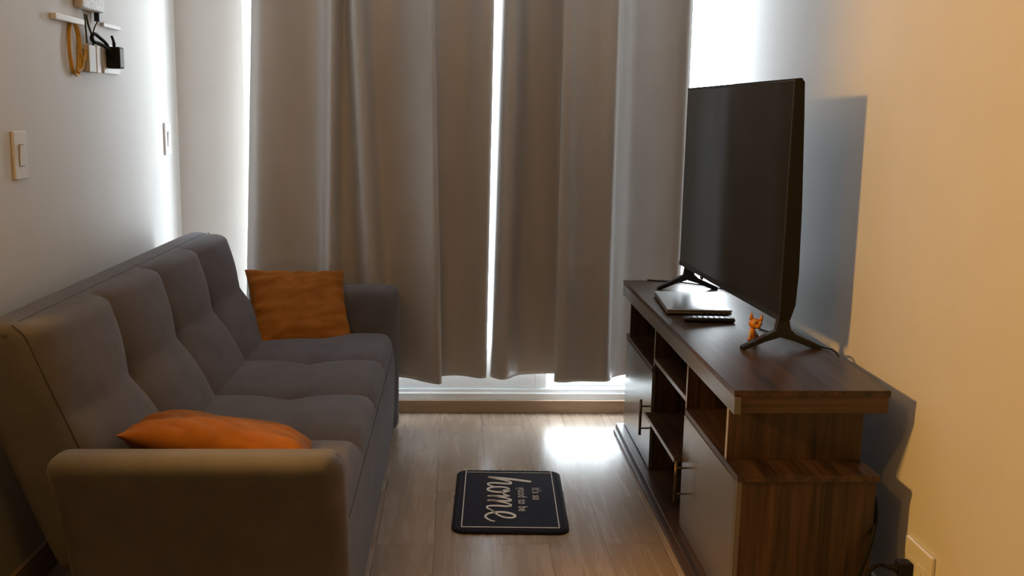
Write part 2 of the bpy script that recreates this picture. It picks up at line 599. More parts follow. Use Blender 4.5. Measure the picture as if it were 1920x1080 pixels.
def sweep(profile, front, amp, ny=150, cap_r=0.03, y0=Y0, y1=Y1, tuft=0.5):
    """closed profile (x,z) swept along y; the stretch of indexes in `front` gets the pads"""
    cx = sum(p[0] for p in profile) / len(profile)
    cz = sum(p[1] for p in profile) / len(profile)
    n = len(profile)
    nor = []
    for i in range(n):
        a, b = profile[i - 1], profile[(i + 1) % n]
        d = Vector((b[0] - a[0], b[1] - a[1]))
        q = Vector((d.y, -d.x)).normalized()
        if q.dot(Vector((profile[i][0] - cx, profile[i][1] - cz))) < 0:
            q = -q
        nor.append(q)
    bm = bmesh.new()
    ys = []
    for k in range(6):
        ys.append((y0 + cap_r * (1 - math.cos(PI / 2 * k / 6)), cap_r * (1 - math.sin(PI / 2 * k / 6))))
    for k in range(ny + 1):
        ys.append((y0 + cap_r + (y1 - y0 - 2 * cap_r) * k / ny, 0.0))
    for k in range(5, -1, -1):
        ys.append((y1 - cap_r * (1 - math.cos(PI / 2 * k / 6)), cap_r * (1 - math.sin(PI / 2 * k / 6))))
    f0, f1 = front
    rings = []
    for (y, ins) in ys:
        ring = []
        for i, p in enumerate(profile):
            q = Vector(p) - nor[i] * ins
            if f0 <= i <= f1:
                t = (i - f0) / (f1 - f0)
                edge = min(1, t / 0.10, (1 - t) / 0.10)
                edge = edge * edge * (3 - 2 * edge)
                h = amp * puff(y, t, tuft) * edge
                q = q + nor[i] * h
            ring.append(bm.verts.new((q.x, y, q.y)))
        rings.append(ring)
    for a, b in zip(rings[:-1], rings[1:]):
        for i in range(n):
            bm.faces.new((a[i], a[(i + 1) % n], b[(i + 1) % n], b[i]))
    bm.faces.new(rings[0])
    bm.faces.new(list(reversed(rings[-1])))
    return bm


def resample(pts, n):
    P = [Vector(p) for p in pts]
    L = [0]
    for a, b in zip(P[:-1], P[1:]):
        L.append(L[-1] + (b - a).length)
    out = []
    for k in range(n):
        s = L[-1] * k / (n - 1)
        j = 0
        while j < len(L) - 2 and L[j + 1] < s:
            j += 1
        f = (s - L[j]) / max(1e-9, L[j + 1] - L[j])
        out.append(P[j].lerp(P[j + 1], f))
    return out


# backrest: inclined slab, front face from the seat up to the rounded top
front = resample([(p.x, p.y) for p in catmull([(-0.815, 0.36, 0), (-0.860, 0.46, 0), (-0.935, 0.645, 0), (-0.998, 0.80, 0), (-1.022, 0.858, 0), (-1.05, 0.886, 0)], 8)], 70)
rest = resample([(p.x, p.y) for p in catmull([(-1.05, 0.886, 0), (-1.10, 0.890, 0), (-1.145, 0.872, 0), (-1.172, 0.82, 0), (-1.145, 0.72, 0), (-1.092, 0.57, 0), (-0.985, 0.29, 0), (-0.95, 0.262, 0)], 8)], 36)[1:]
low = resample([(-0.95, 0.262), (-0.85, 0.262), (-0.815, 0.30), (-0.815, 0.36)], 12)[1:-1]
prof = [tuple(p) for p in front + rest + low]
NF = len(front)
back = link('backrest', to_sofa(sweep(prof, (0, NF - 1), 0.084, tuft=0.55)), M['sofa'], sofa, smooth=True)
# seam along the near end of the backrest and along its top
bm = bmesh.new()
for yy in (Y0 + 0.006, Y1 - 0.006):
    tube(bm, [(p.x + 0.002, yy, p.y + 0.001) for p in front[6:]], 0.0016, 8)
tube(bm, [(-1.052, Y0 + 0.05 + (Y1 - Y0 - 0.10) * k / 40, 0.8855) for k in range(41)], 0.0016, 8)
link('piping', to_sofa(bm), M['piping'], back, smooth=True)
# seat: padded block down to the floor at the front
top = resample([(p.x, p.y) for p in catmull([(-0.86, 0.385, 0), (-0.80, 0.418, 0), (-0.55, 0.430, 0), (-0.34, 0.425, 0), (-0.285, 0.412, 0), (-0.262, 0.385, 0)], 8)], 60)
seat_rest = resample([(-0.262, 0.385), (-0.256, 0.30), (-0.258, 0.12), (-0.266, 0.006), (-0.275, 0.0)], 24)[1:] + \
    resample([(-0.275, 0.0), (-0.70, 0.0), (-0.86, 0.002)], 12)[1:] + resample([(-0.86, 0.002), (-0.86, 0.20), (-0.86, 0.385)], 14)[1:-1]
prof = [tuple(p) for p in top + seat_rest]
seat = link('seat', to_sofa(sweep(prof, (0, len(top) - 1), 0.056, tuft=0.52, cap_r=0.02)), M['sofa'], sofa, smooth=True)
bm = bmesh.new()
tube(bm, [(-0.2625, Y0 + 0.02 + (Y1 - Y0 - 0.04) * k / 40, 0.386) for k in range(41)], 0.0017, 8)
link('piping', to_sofa(bm), M['piping'], seat, smooth=True)


def arm(sign, ybase):
    """flared armrest: upright at the floor and leaning outward towards the top"""
    def warp(p):
        k = max(0.0, p.z / 0.64)
        flare = 0.125 * max(0, (k - 0.12) / 0.88) ** 1.7
        x = p.x
        # back edge sweeps out a little near the top, front edge bellies
        if x < -0.57:
            x -= 0.012 * max(0, (k - 0.5) * 2) ** 2
        return (x, p.y + sign * flare, p.z)
    th = 0.125
    return rbox(0.325, th / 2, 0.32, 0.048, n=22, centre=(-0.570, ybase + sign * th / 2, 0.32), warp=warp)


near_arm = link('armrest', to_sofa(arm(-1, Y0 - 0.002)), M['sofa'], sofa, smooth=True)
far_arm = link('armrest', to_sofa(rbox(0.325, 0.055, 0.325, 0.042, n=22, centre=(-0.570, Y1 + 0.060, 0.325),
               warp=lambda p: (p.x, p.y + 0.045 * max(0, p.z / 0.65 - 0.3) ** 1.5, p.z))), M['sofa'], sofa, smooth=True)


# ------------------------------------------------------------------ cushions
def cushion(w, h, th, seed, folds=1.0):
    n = 56
    bm = bmesh.new()
    grids = []
    for s in (1, -1):
        g = []
        for j in range(n + 1):
            row = []
            for i in range(n + 1):
                u = 2 * i / n - 1
                v = 2 * j / n - 1
                # denser towards the border
                u = math.sin(u * PI / 2)
                v = math.sin(v * PI / 2)
                e = max(0, 1 - abs(u) ** 3.0) ** 0.55 * max(0, 1 - abs(v) ** 3.0) ** 0.55
                x = u * w / 2 * (1 - 0.075 * (1 - abs(v) ** 2) * abs(u) ** 3)
                y = v * h / 2 * (1 - 0.075 * (1 - abs(u) ** 2) * abs(v) ** 3)
                z = s * th / 2 * e
                # creases running in from the borders
                fx = math.sin(v * 17 + seed * 3 + 2.2 * noise.noise(Vector((u * 2, v * 2, seed)))) * max(0, abs(u) - 0.35) ** 1.1
                fy = math.sin(u * 13 + seed * 5 + 2.2 * noise.noise(Vector((u * 2, v * 2, seed + 5)))) * max(0, abs(v) - 0.45) ** 1.1
                cr = noise.noise(Vector((u * 1.5 + v * 1.0, v * 4.5 - u * 1.8, seed + 9)))
                z += s * e ** 0.5 * folds * (0.016 * fx + 0.008 * fy + 0.016 * abs(cr) ** 0.8)
                if e < 1e-6:
                    z = 0
                row.append((x, y, z))
            g.append(row)
        grids.append(g)
    cache = {}

    def vert(p):
        k = tuple(round(q, 6) for q in p)
        if k not in cache:
            cache[k] = bm.verts.new(p)
        return cache[k]
    for g in grids:
        for j in range(n):
            for i in range(n):
                q = [vert(g[j][i]), vert(g[j][i + 1]), vert(g[j + 1][i + 1]), vert(g[j + 1][i])]
                q2 = []
                for vv in q:
                    if vv not in q2:
                        q2.append(vv)
                if len(q2) > 2:
                    try:
                        bm.faces.new(q2)
                    except ValueError:
                        pass
    return bm


def set_frame(o, origin, xa, ya):
    xa = Vector(xa).normalized()
    ya = Vector(ya)
    ya = (ya - xa * ya.dot(xa)).normalized()
    za = xa.cross(ya)
    m = Matrix((xa, ya, za)).transposed().to_4x4()
    m.translation = Vector(origin)
    o.matrix_world = m


c1 = link('cushion', cushion(0.425, 0.40, 0.12, 1.3), M['orange'], smooth=True)
set_frame(c1, (-0.655, 4.20, 0.575), (0.94, 0.32, -0.05), (-0.26, 0.62, 0.70))
tag(c1, 'burnt orange velvet cushion standing upright against the armrest by the curtain', 'cushion', 'orange cushions on the sofa')
c2 = link('cushion', cushion(0.48, 0.42, 0.13, 4.6), M['orange'], smooth=True)
set_frame(c2, (-0.605, 2.60, 0.520), (0.985, 0.05, -0.17), (0.0, -0.95, 0.26))
tag(c2, 'burnt orange velvet cushion tucked behind the nearer armrest, only its top showing', 'cushion', 'orange cushions on the sofa')

# ------------------------------------------------------------------ television stand
stand = thing('television_stand', 'dark brown wooden television stand with open shelves and two doors', 'television stand', (0.97, 3.48, 0))
TX, TY = stand.location.x, stand.location.y


def S(name, bm, mat, parent=stand, smooth=False):
    bmesh.ops.translate(bm, verts=bm.verts, vec=(-TX, -TY, 0))
    return link(name, bm, mat, parent, smooth)


YN, YF = 2.569, 4.392
top_ = S('top', bx(0.757, 1.190, YN, YF, 0.662, 0.680, bev=0.0015), M['wood_y'])
bm = bmesh.new()
box(bm, 0.7585, 0.776, YN - 0.002, YF + 0.001, 0.612, 0.6615, bev=0.0015, mi=0)
S('front_apron', bm, M['wood_door'], top_)
S('side_apron', bx(0.777, 1.186, YN + 0.003, YN + 0.020, 0.616, 0.6615), M['wood_x'], top_)
S('side_apron', bx(0.777, 1.186, YF - 0.020, YF - 0.003, 0.616, 0.6615), M['wood_x'], top_)
# upper carcass
bm = bmesh.new()
S('upper_side', bx(0.776, 1.165, 2.676, 2.694, 0.447, 0.6615), M['wood_z'])
S('upper_side', bx(0.776, 1.165, 4.270, 4.288, 0.447, 0.6615), M['wood_z'])
S('back_panel', bx(1.150, 1.160, 2.695, 4.270, 0.031, 0.660), M['wood_y'])
DIV = (3.187, 3.735)
for d in DIV:
    bm = bmesh.new()
    box(bm, 0.7775, 1.1495, d - 0.008, d + 0.008, 0.4285, 0.6615)
    box(bm, 0.7905, 1.1495, d - 0.008, d + 0.008, 0.0305, 0.4285)
    S('divider', bm, M['wood_z'])
    S('edge_band', bx(0.7765, 0.7775, d - 0.008, d + 0.008, 0.447, 0.611), M['edge'], stand)
S('edge_band', bx(0.775, 0.776, 2.676, 2.694, 0.447, 0.611), M['edge'], stand)
# shelf boards that cap the two cupboards
S('cupboard_top', bx(0.772, 1.168, 2.545, DIV[0] - 0.0085, 0.428, 0.4465, bev=0.001), M['wood_y'])
S('cupboard_top', bx(0.772, 1.168, DIV[1] + 0.0085, 4.340, 0.428, 0.4465, bev=0.001), M['wood_y'])
S('cupboard_side', bx(0.788, 1.162, 2.551, 2.569, 0.0305, 0.4275), M['wood_z'])
S('cupboard_side', bx(0.788, 1.162, 4.318, 4.336, 0.0305, 0.4275), M['wood_z'])
S('corner_post', bx(0.773, 0.7875, 2.551, 2.566, 0.0305, 0.4275), M['wood_door'])
# shelves of the middle bay
sh = S('shelf', bx(0.7775, 1.149, DIV[0] + 0.0085, DIV[1] - 0.0085, 0.466, 0.482), M['wood_y'])
S('edge_band', bx(0.7765, 0.7775, DIV[0] + 0.0085, DIV[1] - 0.0085, 0.466, 0.482), M['edge'], sh)
sh = S('shelf', bx(0.747, 1.149, DIV[0] + 0.0085, DIV[1] - 0.0085, 0.252, 0.267), M['wood_y'])
S('edge_band', bx(0.746, 0.747, DIV[0] + 0.0085, DIV[1] - 0.0085, 0.252, 0.267), M['edge'], sh)
# plinth with a small step along the front
bm = bmesh.new()
box(bm, 0.738, 1.165, 2.549, 4.338, 0.0, 0.030, bev=0.0015)
box(bm, 0.722, 0.738, 2.549, 4.300, 0.0, 0.014, bev=0.0015)
S('plinth', bm, M['wood_y'])


def handle(y, zc, parent, label):
    h = 0.072
    bm = bmesh.new()
    tube(bm, [(0.738, y, zc - h), (0.738, y, zc + h)], 0.0055, 14)
    for s in (-1, 1):
        tube(bm, [(0.738, y, zc + s * 0.045), (0.7725, y, zc + s * 0.045)], 0.0035, 10)
    o = S('handle', bm, M['brown_metal'], parent, smooth=False)
    o['label'] = label
    for p in o.data.polygons:
        p.use_smooth = len(p.vertices) == 4


d1 = S('door', bx(0.772, 0.7875, 2.567, DIV[0] - 0.002, 0.034, 0.4235, bev=0.0015), M['wood_door'])
handle(3.125, 0.213, d1, 'bronze bar handle')
d2 = S('door', bx(0.772, 0.7875, DIV[1] + 0.001, 4.330, 0.034, 0.4235, bev=0.0015), M['wood_door'])
handle(3.770, 0.233, d2, 'bronze bar handle')

# ------------------------------------------------------------------ television
tv_yaw = math.atan2(0.050, 1.18)
tv = thing('television', 'large flat black television standing on two splayed feet', 'television', (1.0, 3.61, 0.68), tv_yaw)
HL, ZB, ZT = 0.60, 0.100, 0.845     # half length, bottom and top above the stand


def profile_tv(bm, y0, y1):
    out = [(-0.008, ZB), (-0.008, ZT), (0.012, ZT + 0.002), (0.022, ZT - 0.01), (0.028, ZT - 0.12), (0.040, 0.45), (0.044, 0.25), (0.040, 0.15), (0.026, ZB + 0.004), (0.016, ZB)]
    prism(bm, out, 1, y0, y1, bev=0.002)


bm = bmesh.new()
profile_tv(bm, -HL, HL)
link('casing', bm, M['blackmat'], tv)
link('screen', bx(-0.0095, -0.0082, -HL + 0.010, HL - 0.010, ZB + 0.020, ZT - 0.009), M['screen'], tv)
bm = bmesh.new()
box(bm, -0.0105, -0.0082, -HL, HL, ZB, ZB + 0.019, bev=0.0006)
link('bottom_bezel', bm, M['black'], tv)
bm = bmesh.new()
box(bm, -0.0098, -0.0082, -HL + 0.0055, -HL + 0.0085, ZB + 0.02, ZT - 0.006)
box(bm, -0.0098, -0.0082, -HL + 0.0055, HL - 0.0055, ZT - 0.0075, ZT - 0.005)
link('edge_trim', bm, M['bezel_light'], tv)
link('sensor', bx(-0.016, -0.0106, 0.23, 0.262, ZB - 0.006, ZB + 0.007, bev=0.001), M['black'], tv)


def tv_leg(y):
    bm = bmesh.new()
    x0, x1 = -0.112, 0.148
    outline = [(x0, 0.0), (x0 + 0.012, 0.0), (x0 + 0.075, 0.026), (0.012, 0.041), (x1 - 0.09, 0.028), (x1 - 0.02, 0.0), (x1, 0.0), (x1, 0.012),
               (0.062, 0.050), (0.044, 0.066), (0.034, ZB + 0.012), (0.004, ZB + 0.012), (-0.004, 0.064), (-0.022, 0.054), (x0, 0.010)]
    prism(bm, outline, 1, y - 0.013, y + 0.013, bev=0.002)
    return link('foot', bm, M['black'], tv)


tv_leg(-0.553)
tv_leg(0.70 - 0.15)

# cables of the television
o = link('cable', tb(catmull([(0.862, 4.372, 0.6845), (0.90, 4.355, 0.6845), (0.945, 4.345, 0.6845), (1.02, 4.30, 0.6845), (1.12, 4.20, 0.6845), (1.175, 4.05, 0.6845)], 8), 0.0038, 8), M['black'], smooth=True)
tag(o, 'thin black cable lying across the window end of the television stand top', 'cable')
o = link('cable', tb(catmull([(1.06, 3.36, 0.6845), (1.10, 3.24, 0.6845), (1.13, 3.18, 0.690), (1.160, 3.12, 0.6845), (1.183, 3.06, 0.6865), (1.200, 3.02, 0.6845), (1.208, 2.99, 0.66), (1.212, 2.95, 0.55), (1.212, 2.93, 0.40)], 8), 0.0036, 8), M['black'], smooth=True)
tag(o, 'black cable looping off the stand top behind the nearer television foot', 'cable')

# ------------------------------------------------------------------ laptop, remote, figurine
lap = thing('laptop', 'closed silver laptop lying on the television stand', 'laptop', (0.922, 3.785, 0.6805), math.radians(-4.2))
lx, ly = 0.121, 0.195
base_ = link('base', rbox(lx, ly, 0.0055, 0.0052, n=3, centre=(0, 0, 0.0085)), M['laptop_base'], lap, smooth=True)
link('lid', rbox(lx, ly, 0.0036, 0.0034, n=3, centre=(0.001, 0, 0.0182)), M['silver'], lap, smooth=True)
bm = bmesh.new()
for k in range(5):
    box(bm, 0.012 + k * 0.021, 0.012 + k * 0.021 + (0.012 if k % 2 else 0.015), -ly - 0.0004, -ly + 0.003, 0.0055, 0.0112)
link('ports', bm, M['black'], base_)
for sx in (-1, 1):
    for sy in (-1, 1):
        link('rubber_foot', tb([(sx * 0.1, sy * 0.17, 0.0), (sx * 0.1, sy * 0.17, 0.0034)], 0.006, 12), M['black'], base_)

rem = thing('remote_control', 'slim black remote control lying crosswise in front of the laptop', 'remote', (0.915, 3.480, 0.6805), math.radians(-3))
link('body', rbox(0.092, 0.023, 0.0085, 0.0075, n=6, centre=(0, 0, 0.0085)), M['black'], rem, smooth=True)
bm = bmesh.new()
for i in range(7):
    for j in range(3):
        tube(bm, [(-0.062 + i * 0.02, -0.011 + j * 0.011, 0.0160), (-0.062 + i * 0.02, -0.011 + j * 0.011, 0.0174)], 0.0036, 10)
b = link('buttons', bm, M['blackmat'], rem)
b['kind'] = 'stuff'

fig = thing('figurine', 'tiny orange animal toy figure standing before the television foot', 'figurine', (0.982, 3.155, 0.6802), math.radians(-20))
bm = bmesh.new()
ball(bm, (-0.005, 0, 0.030), 0.011, 0.010, 0.021)
ball(bm, (-0.012, 0.001, 0.010), 0.0062, 0.0075, 0.010)
link('body', bm, M['fig'], fig, smooth=True)
bm = bmesh.new()
ball(bm, (0.002, 0, 0.062), 0.021, 0.018, 0.0175, seg=20)
ball(bm, (0.012, -0.013, 0.056), 0.010, 0.008, 0.008)
hd = link('head', bm, M['fig'], fig, smooth=True)
for sx, zz, tl in ((-0.010, 0.078, -0.1), (0.018, 0.074, 0.6)):
    bm = bmesh.new()
    tube(bm, [(sx, 0, zz - 0.004), (sx + tl * 0.006, 0, zz + 0.008), (sx + tl * 0.012, 0, zz + 0.022)], [0.0072, 0.0055, 0.0008], 12)
    link('ear', bm, M['fig'], hd, smooth=True)
bm = bmesh.new()
ball(bm, (0.020, -0.011, 0.066), 0.0055, 0.004, 0.006)
ball(bm, (0.003, -0.0165, 0.069), 0.0050, 0.0035, 0.0055)
link('eye', bm, M['fig_pale'], hd, smooth=True)
bm = bmesh.new()
ball(bm, (0.0215, -0.0146, 0.066), 0.0024, 0.0018, 0.0030)
ball(bm, (0.0035, -0.0195, 0.069), 0.0022, 0.0016, 0.0028)
link('pupil', bm, M['fig_dark'], hd, smooth=True)
bm = bmesh.new()
ball(bm, (-0.012, -0.006, 0.005), 0.0075, 0.0110, 0.0052)
ball(bm, (0.005, -0.006, 0.005), 0.0075, 0.0110, 0.0052)
link('shoe', bm, M['fig_red'], fig, smooth=True)
bm = bmesh.new()
tube(bm, [(0.002, -0.006, 0.036), (0.011, -0.010, 0.026), (0.013, -0.010, 0.017)], [0.0045, 0.004, 0.0045], 10)
ball(bm, (0.006, -0.001, 0.014), 0.0065, 0.0075, 0.010)
link('trousers', bm, M['fig_dark'], fig, smooth=True)
link('belly', (lambda b: (ball(b, (-0.010, -0.006, 0.028), 0.006, 0.006, 0.013), b)[1])(bmesh.new()), M['fig_pale'], fig, smooth=True)

# ------------------------------------------------------------------ door mat with its lettering
mat_ = thing('door_mat', 'small navy door mat on the floor with white lettering', 'mat', (0.209, 3.484, 0.0), math.radians(-2.3))
mw, mh, mr = 0.202, 0.300, 0.045


def rrect(w, h, r, n=8):
    pts = []
    for cx, cy, a0 in ((w - r, h - r, 0), (-w + r, h - r, 90), (-w + r, -h + r, 180), (w - r, -h + r, 270)):
        for k in range(n + 1):
            a = math.radians(a0 + 90 * k / n)
            pts.append((cx + r * math.cos(a), cy + r * math.sin(a)))
    return pts


def slab(levels):
    """stack of rounded rectangles (inset, z)"""
    bm = bmesh.new()
    rings = []
    for ins, z in levels:
        rings.append([bm.verts.new((x, y, z)) for x, y in rrect(mw - ins, mh - ins, max(0.004, mr - ins * 0.7))])
    for a, b in zip(rings[:-1], rings[1:]):
        for i in range(len(a)):
            bm.faces.new((a[i], a[(i + 1) % len(a)], b[(i + 1) % len(a)], b[i]))
    bm.faces.new(list(reversed(rings[0])))
    bm.faces.new(rings[-1])
    return bm


link('pile', slab([(0.006, 0.0015), (0.005, 0.008), (0.010, 0.0115), (0.018, 0.0120), (0.021, 0.0102), (0.025, 0.0118), (0.05, 0.0120)]), M['mat'], mat_)
bm = bmesh.new()
edge = [(x, y, 0.0045) for x, y in rrect(mw - 0.004, mh - 0.004, mr - 0.003)]
tube(bm, edge + [edge[0]], 0.0045, 8)
link('binding', bm, M['mat_edge'], mat_, smooth=True)
bm = bmesh.new()
ZP = 0.0119
li, lw = 0.033, 0.0032
X, Y = mw - li, mh - li
for (x0, x1, y0, y1) in ((-X, -X + lw, -Y, Y + 0.02), (X - lw, X, -Y, Y + 0.02), (-X, X, -Y - 0.001, -Y + lw + 0.001), (-X, X, Y - lw, Y + 0.001)):
    box(bm, x0, x1, y0, y1, ZP, ZP + 0.0009)
link('border_line', bm, M['print'], mat_)


def ribbon(bm, pts, w):
    """flat brush stroke with rounded ends on the mat; pts in reading coordinates (along, up)"""
    P = catmull([(p[0], p[1], 0) for p in pts], 10)
    n = len(P)
    L, Rr = [], []
    for i, p in enumerate(P):
        t = P[min(i + 1, n - 1)] - P[max(i - 1, 0)]
        t.normalize()
        s = i / (n - 1)
        ww = w[0] + (w[1] - w[0]) * (s / 0.5) if s < 0.5 else w[1] + (w[2] - w[1]) * ((s - 0.5) / 0.5)
        # a broad pen: heavier on the down strokes
        ww *= 0.62 + 0.55 * abs(t.y)
        nrm = Vector((-t.y, t.x, 0)) * ww / 2
        L.append(p + nrm)
        Rr.append(p - nrm)
    f = lambda q, z: (q.y, -q.x, z)         # up -> +x, along -> -y
    for z0, z1 in ((ZP, ZP + 0.0011),):
        a = [bm.verts.new(f(q, z1)) for q in L]
        b = [bm.verts.new(f(q, z1)) for q in Rr]
        c = [bm.verts.new(f(q, z0)) for q in L]
        d = [bm.verts.new(f(q, z0)) for q in Rr]
        for i in range(n - 1):
            bm.faces.new((a[i], b[i], b[i + 1], a[i + 1]))
            bm.faces.new((a[i], a[i + 1], c[i + 1], c[i]))
            bm.faces.new((b[i + 1], b[i], d[i], d[i + 1]))


strokes = [
    ([(0.000, 0.002), (0.010, 0.050), (0.026, 0.110), (0.046, 0.168)], (0.012, 0.018, 0.016)),
    ([(0.004, 0.004), (0.022, 0.045), (0.046, 0.084), (0.066, 0.090), (0.068, 0.070), (0.062, 0.030), (0.066, 0.006), (0.082, 0.004), (0.100, 0.024)], (0.008, 0.014, 0.008)),
    ([(0.142, 0.082), (0.118, 0.080), (0.104, 0.056), (0.106, 0.022), (0.124, 0.002), (0.146, 0.012), (0.156, 0.046), (0.146, 0.080), (0.132, 0.076), (0.142, 0.060), (0.172, 0.062), (0.190, 0.080)], (0.010, 0.013, 0.007)),
    ([(0.190, 0.084), (0.196, 0.060), (0.194, 0.002)], (0.010, 0.014, 0.012)),
    ([(0.195, 0.010), (0.208, 0.056), (0.228, 0.086), (0.242, 0.080), (0.242, 0.050), (0.238, 0.002)], (0.007, 0.013, 0.013)),
    ([(0.239, 0.010), (0.254, 0.056), (0.276, 0.086), (0.292, 0.078), (0.288, 0.036), (0.292, 0.006), (0.310, 0.002), (0.332, 0.022)], (0.007, 0.013, 0.007)),
    ([(0.326, 0.018), (0.362, 0.034), (0.392, 0.062), (0.394, 0.092), (0.374, 0.100), (0.352, 0.076), (0.346, 0.040), (0.360, 0.008), (0.388, -0.004), (0.418, 0.012), (0.430, 0.030)], (0.008, 0.014, 0.007)),
]
bm = bmesh.new()
for pts, w in strokes:
    ribbon(bm, pts, w)
bmesh.ops.translate(bm, verts=bm.verts, vec=(-0.083, 0.212, 0))
lt = link('lettering', bm, M['print'], mat_)
lt['label'] = 'brushed cream word home'


def small_text(body, along, up, size, space):
    cu = bpy.data.curves.new('lettering', 'FONT')
    cu.body = body
    cu.size = size
    cu.space_character = space
    cu.extrude = 0.0005
    cu.offset = 0.0009
    tmp = bpy.data.objects.new('tmp', cu)
    COL.objects.link(tmp)
    dg = bpy.context.evaluated_depsgraph_get()
    me = bpy.data.meshes.new_from_object(tmp.evaluated_get(dg))
    bpy.data.objects.remove(tmp)
    me.materials.clear()
    me.materials.append(M['print2'])
    me.name = 'lettering'
    o = bpy.data.objects.new('lettering', me)
    COL.objects.link(o)
    o.parent = mat_
    o.rotation_euler = (0, 0, -PI / 2)
    o.location = (up, along, ZP + 0.0006)
    o['label'] = 'small grey word ' + body.replace("'", '')
    return along - max(v.co.x for v in me.vertices) - size * 0.42


for line, up_ in (("good to be", 0.032), ("it's so", 0.086)):
    al = 0.105
    for word in line.split():
        al = small_text(word, al, up_, 0.048, 1.05)

# ------------------------------------------------------------------ switch plates on the left wall
def switch(y, zc, hw, hh, label):
    t = thing('light_switch', label, 'light switch', (LW, y, zc), 0, 'white light switches on the wall')
    link('plate', bx(0.0005, 0.010, -hw, hw, -hh, hh, bev=0.003), M['plate'], t)
    bm = bmesh.new()
    box(bm, 0.0095, 0.0106, -hw * 0.40, hw * 0.40, -hh * 0.46, hh * 0.46)
    g = link('rocker_recess', bm, M['plate_gap'], t)
    bm = bmesh.new()
    prism(bm, [(0.0100, -hh * 0.43), (0.0120, -hh * 0.43), (0.0155, hh * 0.43), (0.0100, hh * 0.43)], 1, -hw * 0.34, hw * 0.34)
    link('rocker', bm, M['plate'], t)
    return t


switch(2.930, 1.262, 0.043, 0.068, 'white light switch plate on bare wall above the sofa back')
switch(4.405, 1.272, 0.040, 0.068, 'white light switch plate at the wall corner beside the curtain')

# ------------------------------------------------------------------ router and its boxes on the left wall
g = 'white cable ducts beside the router'
o = link('cable_duct', bx(LW + 0.0005, LW + 0.020, 3.215, 3.455, 1.664, 1.683, bev=0.003), M['plate'])
tag(o, 'thin white cable duct on the wall above the yellow cable coil', 'cable duct', g)
o = link('cable_duct', bx(LW + 0.0005, LW + 0.014, 3.655, 3.835, 1.678, 1.692, bev=0.003), M['plate'])
tag(o, 'short white cable duct on the wall above the black charger', 'cable duct', g)

rt = thing('router', 'white wall router with speckled vent face at the photo top edge', 'router', (LW, 3.515, 1.70))
link('body', rbox(0.012, 0.103, 0.095, 0.008, n=4, centre=(0.0127, 0, 0.112)), M['side_shade_plastic'], rt, smooth=True)
link('vent_face', rbox(0.004, 0.100, 0.092, 0.0038, n=6, centre=(0.0265, 0.001, 0.112)), M['grille'], rt, smooth=True)
cn = link('connector', bx(0.008, 0.026, 0.060, 0.086, -0.012, 0.0168, bev=0.002), M['black'], rt)

ob = thing('fibre_terminal', 'pale grey fibre terminal box below the router, yellow cable beside it', 'terminal box', (LW, 3.512, 1.515))
link('body', bx(0.0005, 0.021, -0.053, 0.052, 0, 0.090, bev=0.003), M['side_shade_plastic'], ob)
link('front_cover', bx(0.0212, 0.027, -0.052, 0.014, 0.001, 0.089, bev=0.002), M['grey_plastic'], ob)
link('lid_edge', bx(0.0212, 0.029, 0.0145, 0.053, 0.000, 0.090, bev=0.002), M['plate'], ob)
bm = bmesh.new()
for k in range(4):
    box(bm, 0.004, 0.008, -0.0540, -0.0528, 0.012 + k * 0.018, 0.022 + k * 0.018)
link('ports', bm, M['plate_gap'], ob)

# amber fibre coil: several turns bundled together
bm = bmesh.new()
for k in range(3):
    ry, rz = 0.042 + 0.0022 * k, 0.083 + 0.002 * k
    ph = 0.5 * k
    pts = []
    for i in range(49):
        a = 2 * PI * i / 48 + ph
        pts.append((LW + 0.0048 + 0.0030 * k + 0.001 * math.sin(2 * a), 3.382 + 0.002 * k + ry * math.cos(a) * (1 - 0.10 * math.sin(a)), 1.588 + rz * math.sin(a) + 0.002 * math.sin(3 * a + k)))
    tube(bm, pts, 0.0036, 10)
tube(bm, catmull([(LW + 0.012, 3.390, 1.515), (LW + 0.016, 3.420, 1.525), (LW + 0.016, 3.445, 1.560), (LW + 0.015, 3.472, 1.600), (LW + 0.014, 3.480, 1.6055)], 8), 0.0045, 10)
tube(bm, catmull([(LW + 0.012, 3.425, 1.575), (LW + 0.016, 3.436, 1.550), (LW + 0.018, 3.450, 1.560), (LW + 0.018, 3.466, 1.590), (LW + 0.016, 3.474, 1.6055)], 8), 0.004, 10)
o = link('fibre_cable', bm, M['yellow'], smooth=True)
tag(o, 'coil of amber yellow fibre cable hanging on the wall below the router', 'cable')

o = link('cable', tb(catmull([(LW + 0.015, 3.470, 1.702), (LW + 0.015, 3.474, 1.67), (LW + 0.014, 3.480, 1.64), (LW + 0.013, 3.486, 1.6055)], 8), 0.0030, 10), M['green'], smooth=True)
tag(o, 'straight dark green cable from the router down to the terminal box', 'cable')
o = link('cable', tb(catmull([(LW + 0.015, 3.486, 1.702), (LW + 0.015, 3.500, 1.67), (LW + 0.014, 3.530, 1.64), (LW + 0.013, 3.545, 1.6055)], 8), 0.0034, 10), M['green'], smooth=True)
tag(o, 'bowed dark cable between the straight green cable and the black plug', 'cable')

